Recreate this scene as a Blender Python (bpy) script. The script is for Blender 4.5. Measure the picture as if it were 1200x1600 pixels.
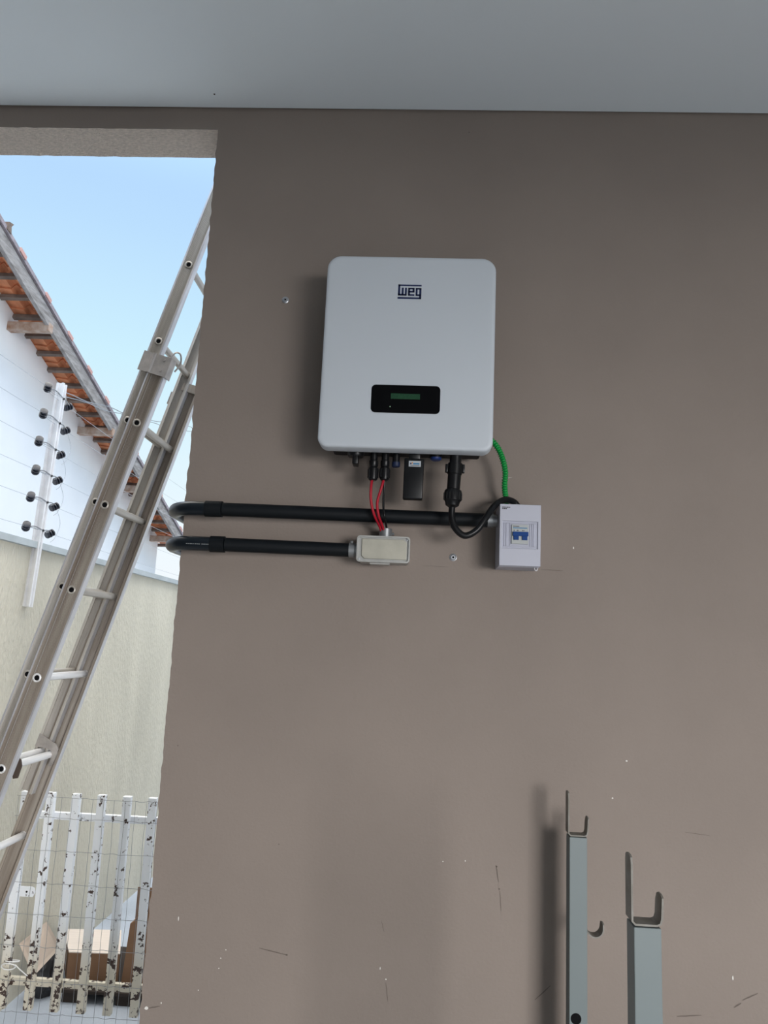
import bpy, bmesh, math, random
from mathutils import Vector, Matrix, noise
random.seed(7)
PI = math.pi
S = bpy.context.scene
COL = S.collection
for o in list(bpy.data.objects): bpy.data.objects.remove(o)

# ------------------------------------------------------------------ camera
YAW, PITCH, ROLL, F = math.radians(2.75), math.radians(9.75), math.radians(2.5), 1200.0
CAM = Vector((0.0, -1.8, 1.6))
fw = Vector((-math.sin(YAW)*math.cos(PITCH), math.cos(YAW)*math.cos(PITCH), math.sin(PITCH)))
rt0 = Vector((math.cos(YAW), math.sin(YAW), 0)); up0 = rt0.cross(fw)
rt = rt0*math.cos(ROLL) + up0*math.sin(ROLL)
up = -rt0*math.sin(ROLL) + up0*math.cos(ROLL)
cd = bpy.data.cameras.new('camera'); cam = bpy.data.objects.new('camera', cd); COL.objects.link(cam)
M = Matrix((rt, up, -fw)).transposed().to_4x4(); M.translation = CAM
cam.matrix_world = M
cd.sensor_fit = 'HORIZONTAL'; cd.sensor_width = 36.0; cd.lens = 36.0*F/1200.0
cd.clip_start = 0.05; cd.clip_end = 300
S.camera = cam
def at(x, y, X=None, Y=None, Z=None):
    """the point of a real plane (X=, Y= or Z= metres) that the photo shows at a pixel"""
    d = rt*(x-600)/F - up*(y-800)/F + fw
    t = (Y-CAM.y)/d.y if Y is not None else (X-CAM.x)/d.x if X is not None else (Z-CAM.z)/d.z
    return CAM + d*t

# ------------------------------------------------------------------ view, sky, added daylight lamp
S.view_settings.view_transform = 'Standard'; S.view_settings.look = 'None'
S.view_settings.exposure = 0.0; S.view_settings.gamma = 1.0; S.view_settings.use_curve_mapping = False
W = bpy.data.worlds.new('sky'); S.world = W; W.use_nodes = True
nt = W.node_tree; nt.nodes.clear()
out = nt.nodes.new('ShaderNodeOutputWorld'); bg = nt.nodes.new('ShaderNodeBackground')
tc = nt.nodes.new('ShaderNodeTexCoord'); sep = nt.nodes.new('ShaderNodeSeparateXYZ')
rmp = nt.nodes.new('ShaderNodeValToRGB')
nt.links.new(tc.outputs['Generated'], sep.inputs[0]); nt.links.new(sep.outputs['Z'], rmp.inputs[0])
e = rmp.color_ramp.elements
e[0].position = 0.0; e[0].color = (0.93, 0.96, 1.0, 1)
e[1].position = 0.80; e[1].color = (0.98, 0.95, 0.88, 1)
for p, c in ((0.12, (0.86, 0.95, 1.0, 1)), (0.33, (0.62, 0.88, 1.0, 1)), (0.47, (0.50, 0.74, 1.0, 1)), (0.62, (0.42, 0.64, 1.0, 1))):
    q = e.new(p); q.color = c
# the sky is brighter overhead and towards the hidden sun behind the camera
SKY_TOP, SKY_BACK = 4.8, 0.0
mr = nt.nodes.new('ShaderNodeMapRange'); mr.interpolation_type = 'SMOOTHSTEP'
mr.inputs['From Min'].default_value = 0.5; mr.inputs['From Max'].default_value = 0.95
mr.inputs['To Min'].default_value = 0.0; mr.inputs['To Max'].default_value = SKY_TOP
nt.links.new(sep.outputs['Z'], mr.inputs['Value'])
mr2 = nt.nodes.new('ShaderNodeMapRange'); mr2.interpolation_type = 'SMOOTHSTEP'
mr2.inputs['From Min'].default_value = 0.0; mr2.inputs['From Max'].default_value = -0.9
mr2.inputs['To Min'].default_value = 1.0; mr2.inputs['To Max'].default_value = 1.0+SKY_BACK
nt.links.new(sep.outputs['Y'], mr2.inputs['Value'])
ad = nt.nodes.new('ShaderNodeMath'); ad.operation = 'ADD'
nt.links.new(mr.outputs[0], ad.inputs[0]); nt.links.new(mr2.outputs[0], ad.inputs[1])
nt.links.new(rmp.outputs[0], bg.inputs['Color']); nt.links.new(ad.outputs[0], bg.inputs['Strength'])
nt.links.new(bg.outputs[0], out.inputs[0])

def area(name, loc, target, sx, sy, power, col):
    l = bpy.data.lights.new(name, 'AREA'); l.shape = 'RECTANGLE'; l.size = sx; l.size_y = sy
    l.energy = power; l.color = col
    o = bpy.data.objects.new(name, l); COL.objects.link(o); o.location = loc
    o.rotation_euler = (Vector(target)-Vector(loc)).to_track_quat('-Z', 'Y').to_euler()
    return o
# area lamp added for daylight assumed through an unseen garage door behind the camera
area('assumed_door_daylight_lamp', (4.9, -9.0, 2.1), (0.2, 0.0, 1.3), 3.2, 3.3, 880.0, (1.0, 0.98, 0.965))

# ------------------------------------------------------------------ materials
def new_mat(name):
    m = bpy.data.materials.new(name); m.use_nodes = True
    return m, m.node_tree, m.node_tree.nodes['Principled BSDF']
def mat(name, col, rough=0.6, metal=0.0, var=0.0, scale=8.0, bump=0.0, bscale=60.0, stretch=(1,1,1), col2=None, spec=None, emit=None, detail=4.0, lean=0.0):
    m, t, b = new_mat(name)
    b.inputs['Base Color'].default_value = (*col, 1); b.inputs['Roughness'].default_value = rough
    b.inputs['Metallic'].default_value = metal
    if spec is not None: b.inputs['Specular IOR Level'].default_value = spec
    if emit: b.inputs['Emission Color'].default_value = (*emit[0], 1); b.inputs['Emission Strength'].default_value = emit[1]
    if var or bump or col2:
        c = t.nodes.new('ShaderNodeTexCoord'); mp = t.nodes.new('ShaderNodeMapping'); mp.inputs['Scale'].default_value = stretch
        if lean:
            m0 = t.nodes.new('ShaderNodeMapping'); m0.inputs['Rotation'].default_value = (0, lean, 0)
            t.links.new(c.outputs['Object'], m0.inputs[0]); t.links.new(m0.outputs[0], mp.inputs[0])
        else: t.links.new(c.outputs['Object'], mp.inputs[0])
    if var or col2:
        n = t.nodes.new('ShaderNodeTexNoise'); n.inputs['Scale'].default_value = scale; n.inputs['Detail'].default_value = detail
        t.links.new(mp.outputs[0], n.inputs['Vector'])
        r = t.nodes.new('ShaderNodeValToRGB'); r.color_ramp.elements[0].position = 0.3; r.color_ramp.elements[1].position = 0.7
        a = col2 if col2 else tuple(x*(1-var) for x in col); d = col if col2 else tuple(min(1, x*(1+var)) for x in col)
        r.color_ramp.elements[0].color = (*a, 1); r.color_ramp.elements[1].color = (*d, 1)
        t.links.new(n.outputs['Fac'], r.inputs[0]); t.links.new(r.outputs[0], b.inputs['Base Color'])
    if bump:
        n2 = t.nodes.new('ShaderNodeTexNoise'); n2.inputs['Scale'].default_value = bscale; n2.inputs['Detail'].default_value = 6
        t.links.new(mp.outputs[0], n2.inputs['Vector'])
        bp = t.nodes.new('ShaderNodeBump'); bp.inputs['Strength'].default_value = bump; bp.inputs['Distance'].default_value = 0.01
        t.links.new(n2.outputs['Fac'], bp.inputs['Height']); t.links.new(bp.outputs[0], b.inputs['Normal'])
    return m
def rusty(name, paint, rust, zlo, zhi, thr=0.60):
    """old white paint, chipped to rusty steel, worst at both ends of the pickets"""
    m, t, b = new_mat(name); L = t.links.new; b.inputs['Roughness'].default_value = 0.55
    c = t.nodes.new('ShaderNodeTexCoord'); n = t.nodes.new('ShaderNodeTexNoise'); n.inputs['Scale'].default_value = 42; n.inputs['Detail'].default_value = 5
    n.inputs['Roughness'].default_value = 0.62
    L(c.outputs['Object'], n.inputs['Vector'])
    s = t.nodes.new('ShaderNodeSeparateXYZ'); L(c.outputs['Object'], s.inputs[0])
    def mrange(a, b_, c_, d):
        q = t.nodes.new('ShaderNodeMapRange'); q.inputs['From Min'].default_value = a; q.inputs['From Max'].default_value = b_
        q.inputs['To Min'].default_value = c_; q.inputs['To Max'].default_value = d; L(s.outputs['Z'], q.inputs['Value']); return q
    lo = mrange(zlo, zlo+0.22, 0.055, 0.0); hi = mrange(zhi-0.16, zhi, 0.0, 0.10)
    a1 = t.nodes.new('ShaderNodeMath'); a1.operation = 'ADD'; L(lo.outputs[0], a1.inputs[0]); L(hi.outputs[0], a1.inputs[1])
    a2 = t.nodes.new('ShaderNodeMath'); a2.operation = 'ADD'; L(n.outputs['Fac'], a2.inputs[0]); L(a1.outputs[0], a2.inputs[1])
    r = t.nodes.new('ShaderNodeValToRGB'); r.color_ramp.interpolation = 'LINEAR'
    r.color_ramp.elements[0].position = thr; r.color_ramp.elements[0].color = (0, 0, 0, 1)
    r.color_ramp.elements[1].position = thr+0.015; r.color_ramp.elements[1].color = (1, 1, 1, 1)
    L(a2.outputs[0], r.inputs[0])
    # ochre stain low on the bars
    st = mrange(zlo, zlo+0.2, 0.75, 0.0)
    mx0 = t.nodes.new('ShaderNodeMix'); mx0.data_type = 'RGBA'; L(st.outputs[0], mx0.inputs['Factor'])
    mx0.inputs['A'].default_value = (*paint, 1); mx0.inputs['B'].default_value = (0.62, 0.54, 0.38, 1)
    mx = t.nodes.new('ShaderNodeMix'); mx.data_type = 'RGBA'; L(r.outputs[0], mx.inputs['Factor'])
    L(mx0.outputs['Result'], mx.inputs['A']); mx.inputs['B'].default_value = (*rust, 1)
    L(mx.outputs['Result'], b.inputs['Base Color'])
    return m

m_wall = mat('taupe_wall_paint', (0.243, 0.203, 0.177), 0.75, var=0.055, scale=2.6, bump=0.10, bscale=140, spec=0.25)
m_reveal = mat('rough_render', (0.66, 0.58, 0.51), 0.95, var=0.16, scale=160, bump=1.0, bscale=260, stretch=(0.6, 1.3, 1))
m_ceil = mat('white_plasterboard', (0.80, 0.87, 0.92), 0.8, var=0.02, scale=1.0)
m_gap = mat('gap_shadow_strip', (0.05, 0.05, 0.05), 0.9)
m_floor = mat('grey_floor_tile', (0.42, 0.41, 0.40), 0.5, var=0.06, scale=3)
m_ground = mat('pale_concrete', (0.42, 0.47, 0.55), 0.8, var=0.12, scale=2.5, bump=0.2, bscale=60)
m_drive = mat('grey_paving', (0.34, 0.36, 0.38), 0.85, var=0.1, scale=3)
m_bwall = mat('green_grey_render', (0.60, 0.57, 0.48), 0.95, var=0.13, scale=2.2, bump=0.9, bscale=90, stretch=(1, 1, 0.35))
m_coping = mat('coping_stone', (0.42, 0.47, 0.50), 0.7, var=0.1, scale=9)
m_house = mat('white_render', (0.86, 0.88, 0.92), 0.85, var=0.02, scale=3)
m_tile = mat('terracotta', (0.66, 0.26, 0.13), 0.85, var=0.22, scale=9, bump=0.3, bscale=40)
m_tileshade = mat('shaded_tile_edge', (0.27, 0.24, 0.27), 0.9, var=0.2, scale=20)  # purple-grey paints the shaded side of the tile edges
m_tilep = mat('pinkish_tile_end', (0.50, 0.30, 0.28), 0.9)
m_oldwood = mat('weathered_grey_wood', (0.36, 0.345, 0.345), 0.9, col2=(0.19, 0.175, 0.17), scale=22, stretch=(2, 0.4, 2), bump=0.6, bscale=50)
m_batten = mat('dark_batten_wood', (0.17, 0.13, 0.11), 0.9, var=0.3, scale=12)
m_purlin = mat('peeling_painted_wood', (0.48, 0.40, 0.35), 0.9, col2=(0.28, 0.15, 0.09), scale=16, bump=0.5, bscale=40)
LEAN = -math.atan(0.2827)
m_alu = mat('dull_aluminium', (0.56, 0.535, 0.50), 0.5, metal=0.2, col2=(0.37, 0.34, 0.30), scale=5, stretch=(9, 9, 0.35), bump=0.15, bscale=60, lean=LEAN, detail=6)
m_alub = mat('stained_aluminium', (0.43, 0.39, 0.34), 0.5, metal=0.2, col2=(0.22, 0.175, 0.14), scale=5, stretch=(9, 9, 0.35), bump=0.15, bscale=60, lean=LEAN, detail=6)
m_edge = mat('painted_edge_highlight', (0.60, 0.60, 0.63), 0.35, metal=0.4, var=0.2, scale=6, stretch=(3, 3, 0.5))  # lighter tone painted as the highlight along rail beads and flange
m_rung = mat('worn_rung_aluminium', (0.55, 0.52, 0.48), 0.42, metal=0.35, col2=(0.36, 0.33, 0.29), scale=5, stretch=(9, 0.35, 9), detail=5)
m_alu_br = mat('bright_aluminium', (0.85, 0.85, 0.86), 0.35, metal=0.3, var=0.12, scale=9, stretch=(7, .5, 7))
m_hookd = mat('dark_rusted_hook', (0.07, 0.05, 0.04), 0.7)
m_bracket = mat('pressed_bracket_metal', (0.42, 0.39, 0.37), 0.45, metal=0.5, var=0.2, scale=30)
m_hole = mat('dark_void', (0.006, 0.006, 0.007), 0.9, spec=0.1)
m_gate = rusty('chipped_white_paint', (0.86, 0.89, 0.94), (0.055, 0.032, 0.025), 0.15, 0.945, 0.605)
m_wire = mat('galvanised_wire', (0.30, 0.31, 0.33), 0.5, metal=0.6)
m_fwire = mat('thin_fence_wire', (0.42, 0.45, 0.50), 0.5, metal=0.3)
m_post = mat('pale_aluminium_profile', (0.78, 0.78, 0.80), 0.4, metal=0.3, var=0.08, scale=20)
m_ins = mat('black_insulator', (0.014, 0.017, 0.030), 0.4)
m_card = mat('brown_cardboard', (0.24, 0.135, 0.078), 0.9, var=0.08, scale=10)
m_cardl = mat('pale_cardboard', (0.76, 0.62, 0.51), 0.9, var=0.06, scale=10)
m_cardw = mat('skylit_cardboard', (0.74, 0.66, 0.60), 0.9, var=0.05, scale=20, stretch=(0.3, 6, 1))  # cream tone puts the skylight on the box top into the colour
m_pallet = mat('shade_black_pallet_wood', (0.03, 0.021, 0.017), 0.9, var=0.2)  # near-black paints the shade under the boxes into the pallet
m_lump = mat('black_lump_skin', (0.02, 0.021, 0.024), 0.45, bump=0.5, bscale=20)
m_cord = mat('white_cord', (0.78, 0.78, 0.78), 0.7)
m_cover = mat('light_grey_powder_coat', (0.52, 0.56, 0.605), 0.45)
m_body = mat('dark_cast_housing', (0.008, 0.008, 0.010), 0.6, spec=0.2)
m_black = mat('black_plastic', (0.006, 0.0064, 0.0075), 0.33, spec=0.28)
m_display = mat('gloss_black_display', (0.0020, 0.0022, 0.0028), 0.45, spec=0.06)
m_lcd = mat('green_lcd', (0.018, 0.062, 0.032), 0.45, spec=0.1, var=0.15, scale=300)
m_led = mat('small_led', (0.35, 0.5, 0.35), 0.4, emit=((0.3, 0.6, 0.35), 0.12))
m_logo = mat('navy_print', (0.004, 0.014, 0.075), 0.5)
m_blue = mat('blue_cap', (0.010, 0.028, 0.13), 0.45)
m_blued = mat('dark_blue_cap', (0.007, 0.016, 0.055), 0.5)
m_red = mat('red_cable_sheath', (0.36, 0.008, 0.022), 0.45, spec=0.3)
m_green = mat('green_cable_sheath', (0.004, 0.27, 0.05), 0.4)
m_pvc = mat('black_conduit_pvc', (0.0042, 0.0060, 0.0080), 0.55, spec=0.2)
m_pvcg = mat('dark_grey_pvc_bend', (0.007, 0.011, 0.016), 0.30, spec=0.35)
m_text = mat('pale_print', (0.20, 0.21, 0.22), 0.6)
m_cast = mat('cast_aluminium', (0.40, 0.40, 0.385), 0.42, metal=0.55, var=0.1, scale=40)
m_castlid = mat('milky_lid_plate', (0.40, 0.385, 0.325), 0.5, metal=0.25, var=0.10, scale=30)
m_zinc = mat('zinc_fitting', (0.26, 0.27, 0.28), 0.4, metal=0.6, var=0.1, scale=60)
m_box = mat('white_abs_plastic', (0.43, 0.44, 0.51), 0.45)
m_boxr = mat('recessed_abs_plastic', (0.40, 0.41, 0.49), 0.45)
m_brk = mat('breaker_grey', (0.38, 0.40, 0.40), 0.5)
m_brkblue = mat('breaker_blue', (0.002, 0.042, 0.19), 0.5, spec=0.2)
m_brkstripe = mat('breaker_stripe', (0.01, 0.16, 0.34), 0.5)
m_ink = mat('black_ink', (0.03, 0.03, 0.035), 0.6)
m_sticker = mat('white_sticker', (0.42, 0.45, 0.48), 0.5)
m_orange = mat('orange_ink', (0.6, 0.25, 0.05), 0.5)
m_paleg = mat('pale_green_grey_enamel', (0.152, 0.182, 0.186), 0.45, var=0.03, scale=6)
m_cradle = mat('worn_grey_brown_steel', (0.25, 0.24, 0.22), 0.6, col2=(0.16, 0.145, 0.12), scale=40)
m_rim = mat('white_clip_plastic', (0.6, 0.6, 0.62), 0.5)
m_chip = mat('bare_plaster_chip', (0.72, 0.70, 0.66), 0.9)
m_scuff = mat('dark_scuff', (0.13, 0.105, 0.09), 0.9)
m_steel = mat('screw_steel', (0.45, 0.47, 0.50), 0.35, metal=0.7)

# ------------------------------------------------------------------ mesh builder
WL = {}
class MB:
    def __init__(s): s.v = []; s.f = []; s.m = []; s.sm = []
    def add(s, vs, fs, mi=0, smooth=False):
        b = len(s.v); s.v += [Vector(v) for v in vs]
        for f in fs: s.f.append([b+i for i in f]); s.m.append(mi); s.sm.append(smooth)
        return s
    def bm(s, bm_, mi=0, smooth=False, mtx=None):
        bm_.verts.index_update()
        vs = [(mtx @ v.co if mtx else v.co.copy()) for v in bm_.verts]
        s.add(vs, [[v.index for v in f.verts] for f in bm_.faces], mi, smooth); bm_.free(); return s
    def box(s, lo, hi, bev=0.0, mi=0, mtx=None, seg=2):
        lo, hi = Vector(lo), Vector(hi); b = bmesh.new()
        bmesh.ops.create_cube(b, size=1.0)
        for v in b.verts: v.co = Vector([(lo[i]+hi[i])/2 + v.co[i]*(hi[i]-lo[i]) for i in range(3)])
        if bev > 0: bmesh.ops.bevel(b, geom=list(b.edges), offset=bev, segments=seg, profile=0.5, affect='EDGES')
        return s.bm(b, mi, False, mtx)
    def prism(s, poly, axis, a, b, bev=0.0, mi=0, smooth=False, seg=2):
        """extrude a 2-D polygon; axis 'X': poly=(y,z); 'Y': (x,z); 'Z': (x,y)"""
        def P(p, t): return {'X': (t, p[0], p[1]), 'Y': (p[0], t, p[1]), 'Z': (p[0], p[1], t)}[axis]
        m = bmesh.new(); A = [m.verts.new(P(p, a)) for p in poly]; B = [m.verts.new(P(p, b)) for p in poly]
        n = len(poly); m.faces.new(A); m.faces.new(list(reversed(B)))
        for i in range(n): m.faces.new([A[i], B[i], B[(i+1) % n], A[(i+1) % n]])
        bmesh.ops.recalc_face_normals(m, faces=m.faces)
        if bev > 0:
            es = [e_ for e_ in m.edges if (e_.verts[0] in A and e_.verts[1] in A)]
            bmesh.ops.bevel(m, geom=es, offset=bev, segments=seg, profile=0.5, affect='EDGES')
        return s.bm(m, mi, smooth)
    def lathe(s, prof, origin, axis, n=24, mi=0, smooth=True, caps=True):
        """prof = [(radius, distance along axis)]"""
        o = Vector(origin); a = Vector(axis).normalized(); u = a.orthogonal().normalized(); w = a.cross(u)
        vs = []
        for r, t in prof:
            for k in range(n):
                an = 2*PI*k/n; vs.append(o + a*t + (u*math.cos(an) + w*math.sin(an))*max(r, 1e-5))
        fs = [[i*n+k, i*n+(k+1) % n, (i+1)*n+(k+1) % n, (i+1)*n+k] for i in range(len(prof)-1) for k in range(n)]
        if caps: fs += [list(range(n))[::-1], [(len(prof)-1)*n+k for k in range(n)]]
        return s.add(vs, fs, mi, smooth)
    def cyl(s, a, b, r, n=16, mi=0, r2=None):
        a, b = Vector(a), Vector(b); return s.lathe([(r, 0), (r if r2 is None else r2, (b-a).length)], a, b-a, n, mi)
    def tube(s, pts, r, n=10, mi=0, caps=True):
        pts = [Vector(p) for p in pts]; N = len(pts)
        T = [(pts[min(i+1, N-1)]-pts[max(i-1, 0)]).normalized() for i in range(N)]
        u = T[0].orthogonal().normalized(); vs = []
        for i in range(N):
            u = (u - T[i]*u.dot(T[i])).normalized(); w = T[i].cross(u)
            rr = r(i/(N-1)) if callable(r) else r
            for k in range(n):
                an = 2*PI*k/n; vs.append(pts[i] + (u*math.cos(an)+w*math.sin(an))*rr)
        fs = [[i*n+k, i*n+(k+1) % n, (i+1)*n+(k+1) % n, (i+1)*n+k] for i in range(N-1) for k in range(n)]
        if caps: fs += [list(range(n))[::-1], [(N-1)*n+k for k in range(n)]]
        return s.add(vs, fs, mi, True)
    def sweep(s, prof, a, b, ux, uy, mi=0, closed=True):
        """straight extrusion of a 2-D profile (in axes ux, uy) from a to b"""
        a, b, ux, uy = Vector(a), Vector(b), Vector(ux), Vector(uy); n = len(prof)
        vs = [a+ux*p+uy*q for p, q in prof] + [b+ux*p+uy*q for p, q in prof]
        fs = [[i, (i+1) % n, n+(i+1) % n, n+i] for i in range(n)] + [list(range(n))[::-1], list(range(n, 2*n))]
        return s.add(vs, fs, mi, False)
    def build(s, name, mats, parent=None, **tags):
        off = WL[parent.name] if parent is not None else Vector((0, 0, 0))
        me = bpy.data.meshes.new(name); me.from_pydata([v-off for v in s.v], [], s.f)
        for m_ in (mats if isinstance(mats, (list, tuple)) else [mats]): me.materials.append(m_)
        for p, mi, sm in zip(me.polygons, s.m, s.sm): p.material_index = mi; p.use_smooth = sm
        b = bmesh.new(); b.from_mesh(me); bmesh.ops.recalc_face_normals(b, faces=b.faces); b.to_mesh(me); b.free()
        if any(s.sm): me.set_sharp_from_angle(angle=math.radians(38))
        o = bpy.data.objects.new(name, me); COL.objects.link(o)
        if parent is not None: o.parent = parent
        WL[o.name] = off.copy()
        for k, v in tags.items(): o[k] = v
        return o
def thing(name, label, cat, loc, group=None):
    o = bpy.data.objects.new(name, None); COL.objects.link(o); o.location = loc; o.empty_display_size = 0.05
    o['label'] = label; o['category'] = cat
    if group: o['group'] = group
    WL[o.name] = Vector(loc); return o
def smooth_path(pts, n=10):
    P = [Vector(p) for p in pts]; P = [P[0]*2-P[1]]+P+[P[-1]*2-P[-2]]; o = []
    for i in range(1, len(P)-2):
        for k in range(n):
            t = k/n; a, b, c, d = P[i-1:i+3]
            o.append(0.5*((2*b)+(c-a)*t+(2*a-5*b+4*c-d)*t*t+(3*b-a-3*c+d)*t**3))
    o.append(P[-2]); return o
def rrect(x0, x1, z0, z1, r, n=6, rt_=None):
    """rounded rectangle; r bottom radius, rt_ top radius"""
    rt_ = r if rt_ is None else rt_; o = []
    for cx, cz, rr, a0 in ((x1-r, z0+r, r, -90), (x1-rt_, z1-rt_, rt_, 0), (x0+rt_, z1-rt_, rt_, 90), (x0+r, z0+r, r, 180)):
        for k in range(n+1):
            a = math.radians(a0+90*k/n); o.append((cx+rr*math.cos(a), cz+rr*math.sin(a)))
    return o

# ------------------------------------------------------------------ the setting
EX, CZ, LZ, WT = -0.567, 2.975, 2.914, 0.12       # opening's edge, ceiling, lintel's underside, wall thickness
# back wall: an L of plastered masonry around the side opening, its arris slightly chipped
pts = [(4.2, 0.0), (4.2, CZ+0.2), (-3.4, CZ+0.2), (-3.4, LZ)]
n = 130
for i in range(n): pts.append((-3.4+(EX+3.4)*(i+1)/(n+1), LZ+0.0022*noise.noise(Vector((i*0.9, 3, 0)))))
pts.append((EX, LZ))
n = 420
for i in range(n):
    z = LZ*(1-(i+1)/(n+1)); a = 0.0030*noise.noise(Vector((z*42, 0, 0))) + 0.0022*noise.noise(Vector((z*9, 5, 0)))
    pts.append((EX+a, z))
pts.append((EX, 0.0))
w = MB()
nv = len(pts)
w.add([(x, 0, z) for x, z in pts]+[(x, WT, z) for x, z in pts], [list(range(nv)), list(range(nv, 2*nv))[::-1]], 0)
w.add([(x, 0, z) for x, z in pts]+[(x, WT, z) for x, z in pts], [[i, (i+1) % nv, nv+(i+1) % nv, nv+i] for i in range(nv)], 1)
# chips, scuffs and pencil marks of the painted face (a hair proud of it)
def blot(px, py, rx, rz, mi, rot=0.0, k=9):
    c = at(px, py, Y=0.0); o = []
    for i in range(k):
        a = 2*PI*i/k; r = 1+0.35*noise.noise(Vector((px+i*1.7, py, 0)))
        x, z = math.cos(a)*rx*r, math.sin(a)*rz*r
        o.append((c.x+x*math.cos(rot)-z*math.sin(rot), -0.0006, c.z+x*math.sin(rot)+z*math.cos(rot)))
    w.add(o, [list(range(k))], mi)
def scratch(p, q, wd, mi, segs=6):
    a, b = at(*p, Y=0.0), at(*q, Y=0.0); d = (b-a).normalized(); nn = Vector((-d.z, 0, d.x))
    o = []
    for i in range(segs+1):
        c = a.lerp(b, i/segs)+nn*0.0012*noise.noise(Vector((i*1.3, p[0], p[1])))
        hw = wd*(0.35+0.65*math.sin(PI*(i+0.3)/(segs+0.6)))/2
        o.append((c+nn*hw, c-nn*hw))
    vs = [Vector((v.x, -0.0006, v.z)) for pr in o for v in pr]
    w.add(vs, [[2*i, 2*i+1, 2*i+3, 2*i+2] for i in range(segs)], mi)
for a in ((979, 1189, .0022, .0016, 2), (957, 1247, .0018, .0015, 2), (1145, 1528, .0014, .0045, 2), (279, 1435, .0010, .0050, 2), (345, 1497, .0012, .0012, 2), (353, 1484, .0014, .0010, 2), (342, 1513, .0012, .0012, 2), (310, 1547, .0010, .0010, 2), (692, 1346, .0014, .0012, 2), (727, 1345, .0010, .0016, 2), (603, 1530, .0016, .0014, 2), (436, 1319, .0014, .0012, 3), (780, 1389, .0020, .0018, 3), (776, 1354, .0020, .0018, 3), (448, 1492, .0026, .0018, 3),
          (278, 1165, .0012, .0014, 3), (733, 207, .0018, .0014, 3), (896, 856, .0014, .0030, 2), (594, 1513, .0010, .0026, 2), (229, 1575, .0042, .0036, 2), (252, 1567, .0012, .0022, 2)): blot(*a)
for a in (((845, 890), (880, 892), .0013, 3), ((660, 884), (700, 886), .0007, 3), ((775, 1352), (779, 1378), .0020, 3), ((781, 1392), (783, 1424), .0012, 3),
          ((232, 1575), (250, 1572), .0024, 3), ((405, 1481), (448, 1492), .0022, 3), ((1147, 1574), (1158, 1567), .0028, 3), ((1160, 1563), (1184, 1552), .0024, 3),
          ((1058, 1588), (1096, 1586), .0022, 3), ((836, 1562), (860, 1540), .0022, 3), ((603, 1535), (606, 1565), .0011, 3), ((783, 748), (800, 746), .0007, 2),
          ((1070, 1300), (1110, 1306), .0011, 3), ((596, 1438), (600, 1456), .0010, 3)): scratch(*a)
w.build('wall_back', [m_wall, m_reveal, m_chip, m_scuff], kind='structure')
# ceiling board stopping a few millimetres short of the wall, with the slab above
MB().box((-3.4, -3.2, CZ), (4.2, -0.006, CZ+0.012)).build('ceiling', m_ceil, kind='structure')
MB().box((-3.4, -3.2, CZ+0.06), (4.2, 0.0, CZ+0.2)).build('ceiling_slab', m_gap, kind='structure')
MB().box((-3.4, -3.2, -0.1), (4.2, WT, 0.0)).build('floor', m_floor, kind='structure')
MB().box((4.2, -3.2, -0.1), (4.35, WT, CZ+0.2)).build('wall_right', m_wall, kind='structure')
gx0, gx1, gz = -0.4, 4.1, 2.09                      # assumed garage door opening behind the camera, its lintel shaping the added light
q = MB(); q.box((-3.4, -3.35, -0.1), (gx0, -3.2, CZ+0.2)); q.box((gx1, -3.35, -0.1), (4.35, -3.2, CZ+0.2)); q.box((gx0, -3.35, gz), (gx1, -3.2, CZ+0.2))
q.build('wall_front', m_wall, kind='structure')
MB().box((-3.55, -3.35, -0.1), (-3.4, 0.0, CZ+0.2)).build('wall_left', m_wall, kind='structure')
# outside of the same building, behind the back wall
MB().box((EX, WT, -0.1), (4.2, 5.0, 3.45)).build('wall_outside', m_house, kind='structure')  # unseen block added to support the ladder, white to bounce light
MB().box((-14, WT, -0.1), (EX, 30, 0.0)).build('ground', m_ground, kind='structure')
MB().box((-14, -16, -0.1), (16, -3.35, -0.01)).build('driveway', m_drive, kind='structure')
# little screw hole in the ceiling board
c = at(335, 147, Z=CZ)
MB().cyl((c.x, c.y, CZ-0.0008), (c.x, c.y, CZ+0.004), 0.0022, 10).build('trim_1', m_ink, kind='structure')

# ------------------------------------------------------------------ boundary wall
BX = -1.70
BZT = 1.95
t = thing('boundary_wall', 'greenish grey rendered garden wall with stone coping, running back behind the ladder', 'wall', (BX-0.08, 4, 0))
MB().box((BX-0.15, 0.14, 0), (BX, 9.6, BZT-0.0)).build('rendered_face', m_bwall, t)
q = MB(); q.prism([(BX-0.19, BZT), (BX+0.025, BZT), (BX+0.025, BZT+0.028), (BX-0.08, BZT+0.045), (BX-0.19, BZT+0.028)], 'Y', 0.14, 9.62, bev=0.003)
q.build('coping', m_coping, t)

# ------------------------------------------------------------------ neighbour's house
HX, VX = -3.20, -2.885
p0, p1 = at(0, 372, X=VX), at(283, 848, X=VX)       # lower edge of the verge board, first guess
SL = (p1.z-p0.z)/(p1.y-p0.y)
def zroof(y, dz=0.0): return p0.z + SL*(y-p0.y) + dz
TL = 0.088      # the tiles lie this far above the verge board's lower edge
sl = Vector((0, 1, SL)).normalized(); sn = Vector((0, -SL, 1)).normalized()
YE = 7.62
t = thing('neighbouring_house', 'white rendered house with an overhanging orange clay tile roof beyond the garden wall', 'house', (-6, 5, 0))
w = MB(); w.prism([(0.6, 0), (7.42, 0), (7.42, zroof(7.42, TL+0.004)), (0.6, zroof(0.6, TL+0.004))], 'X', HX-6, HX)
w.build('wall', m_house, t)
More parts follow.
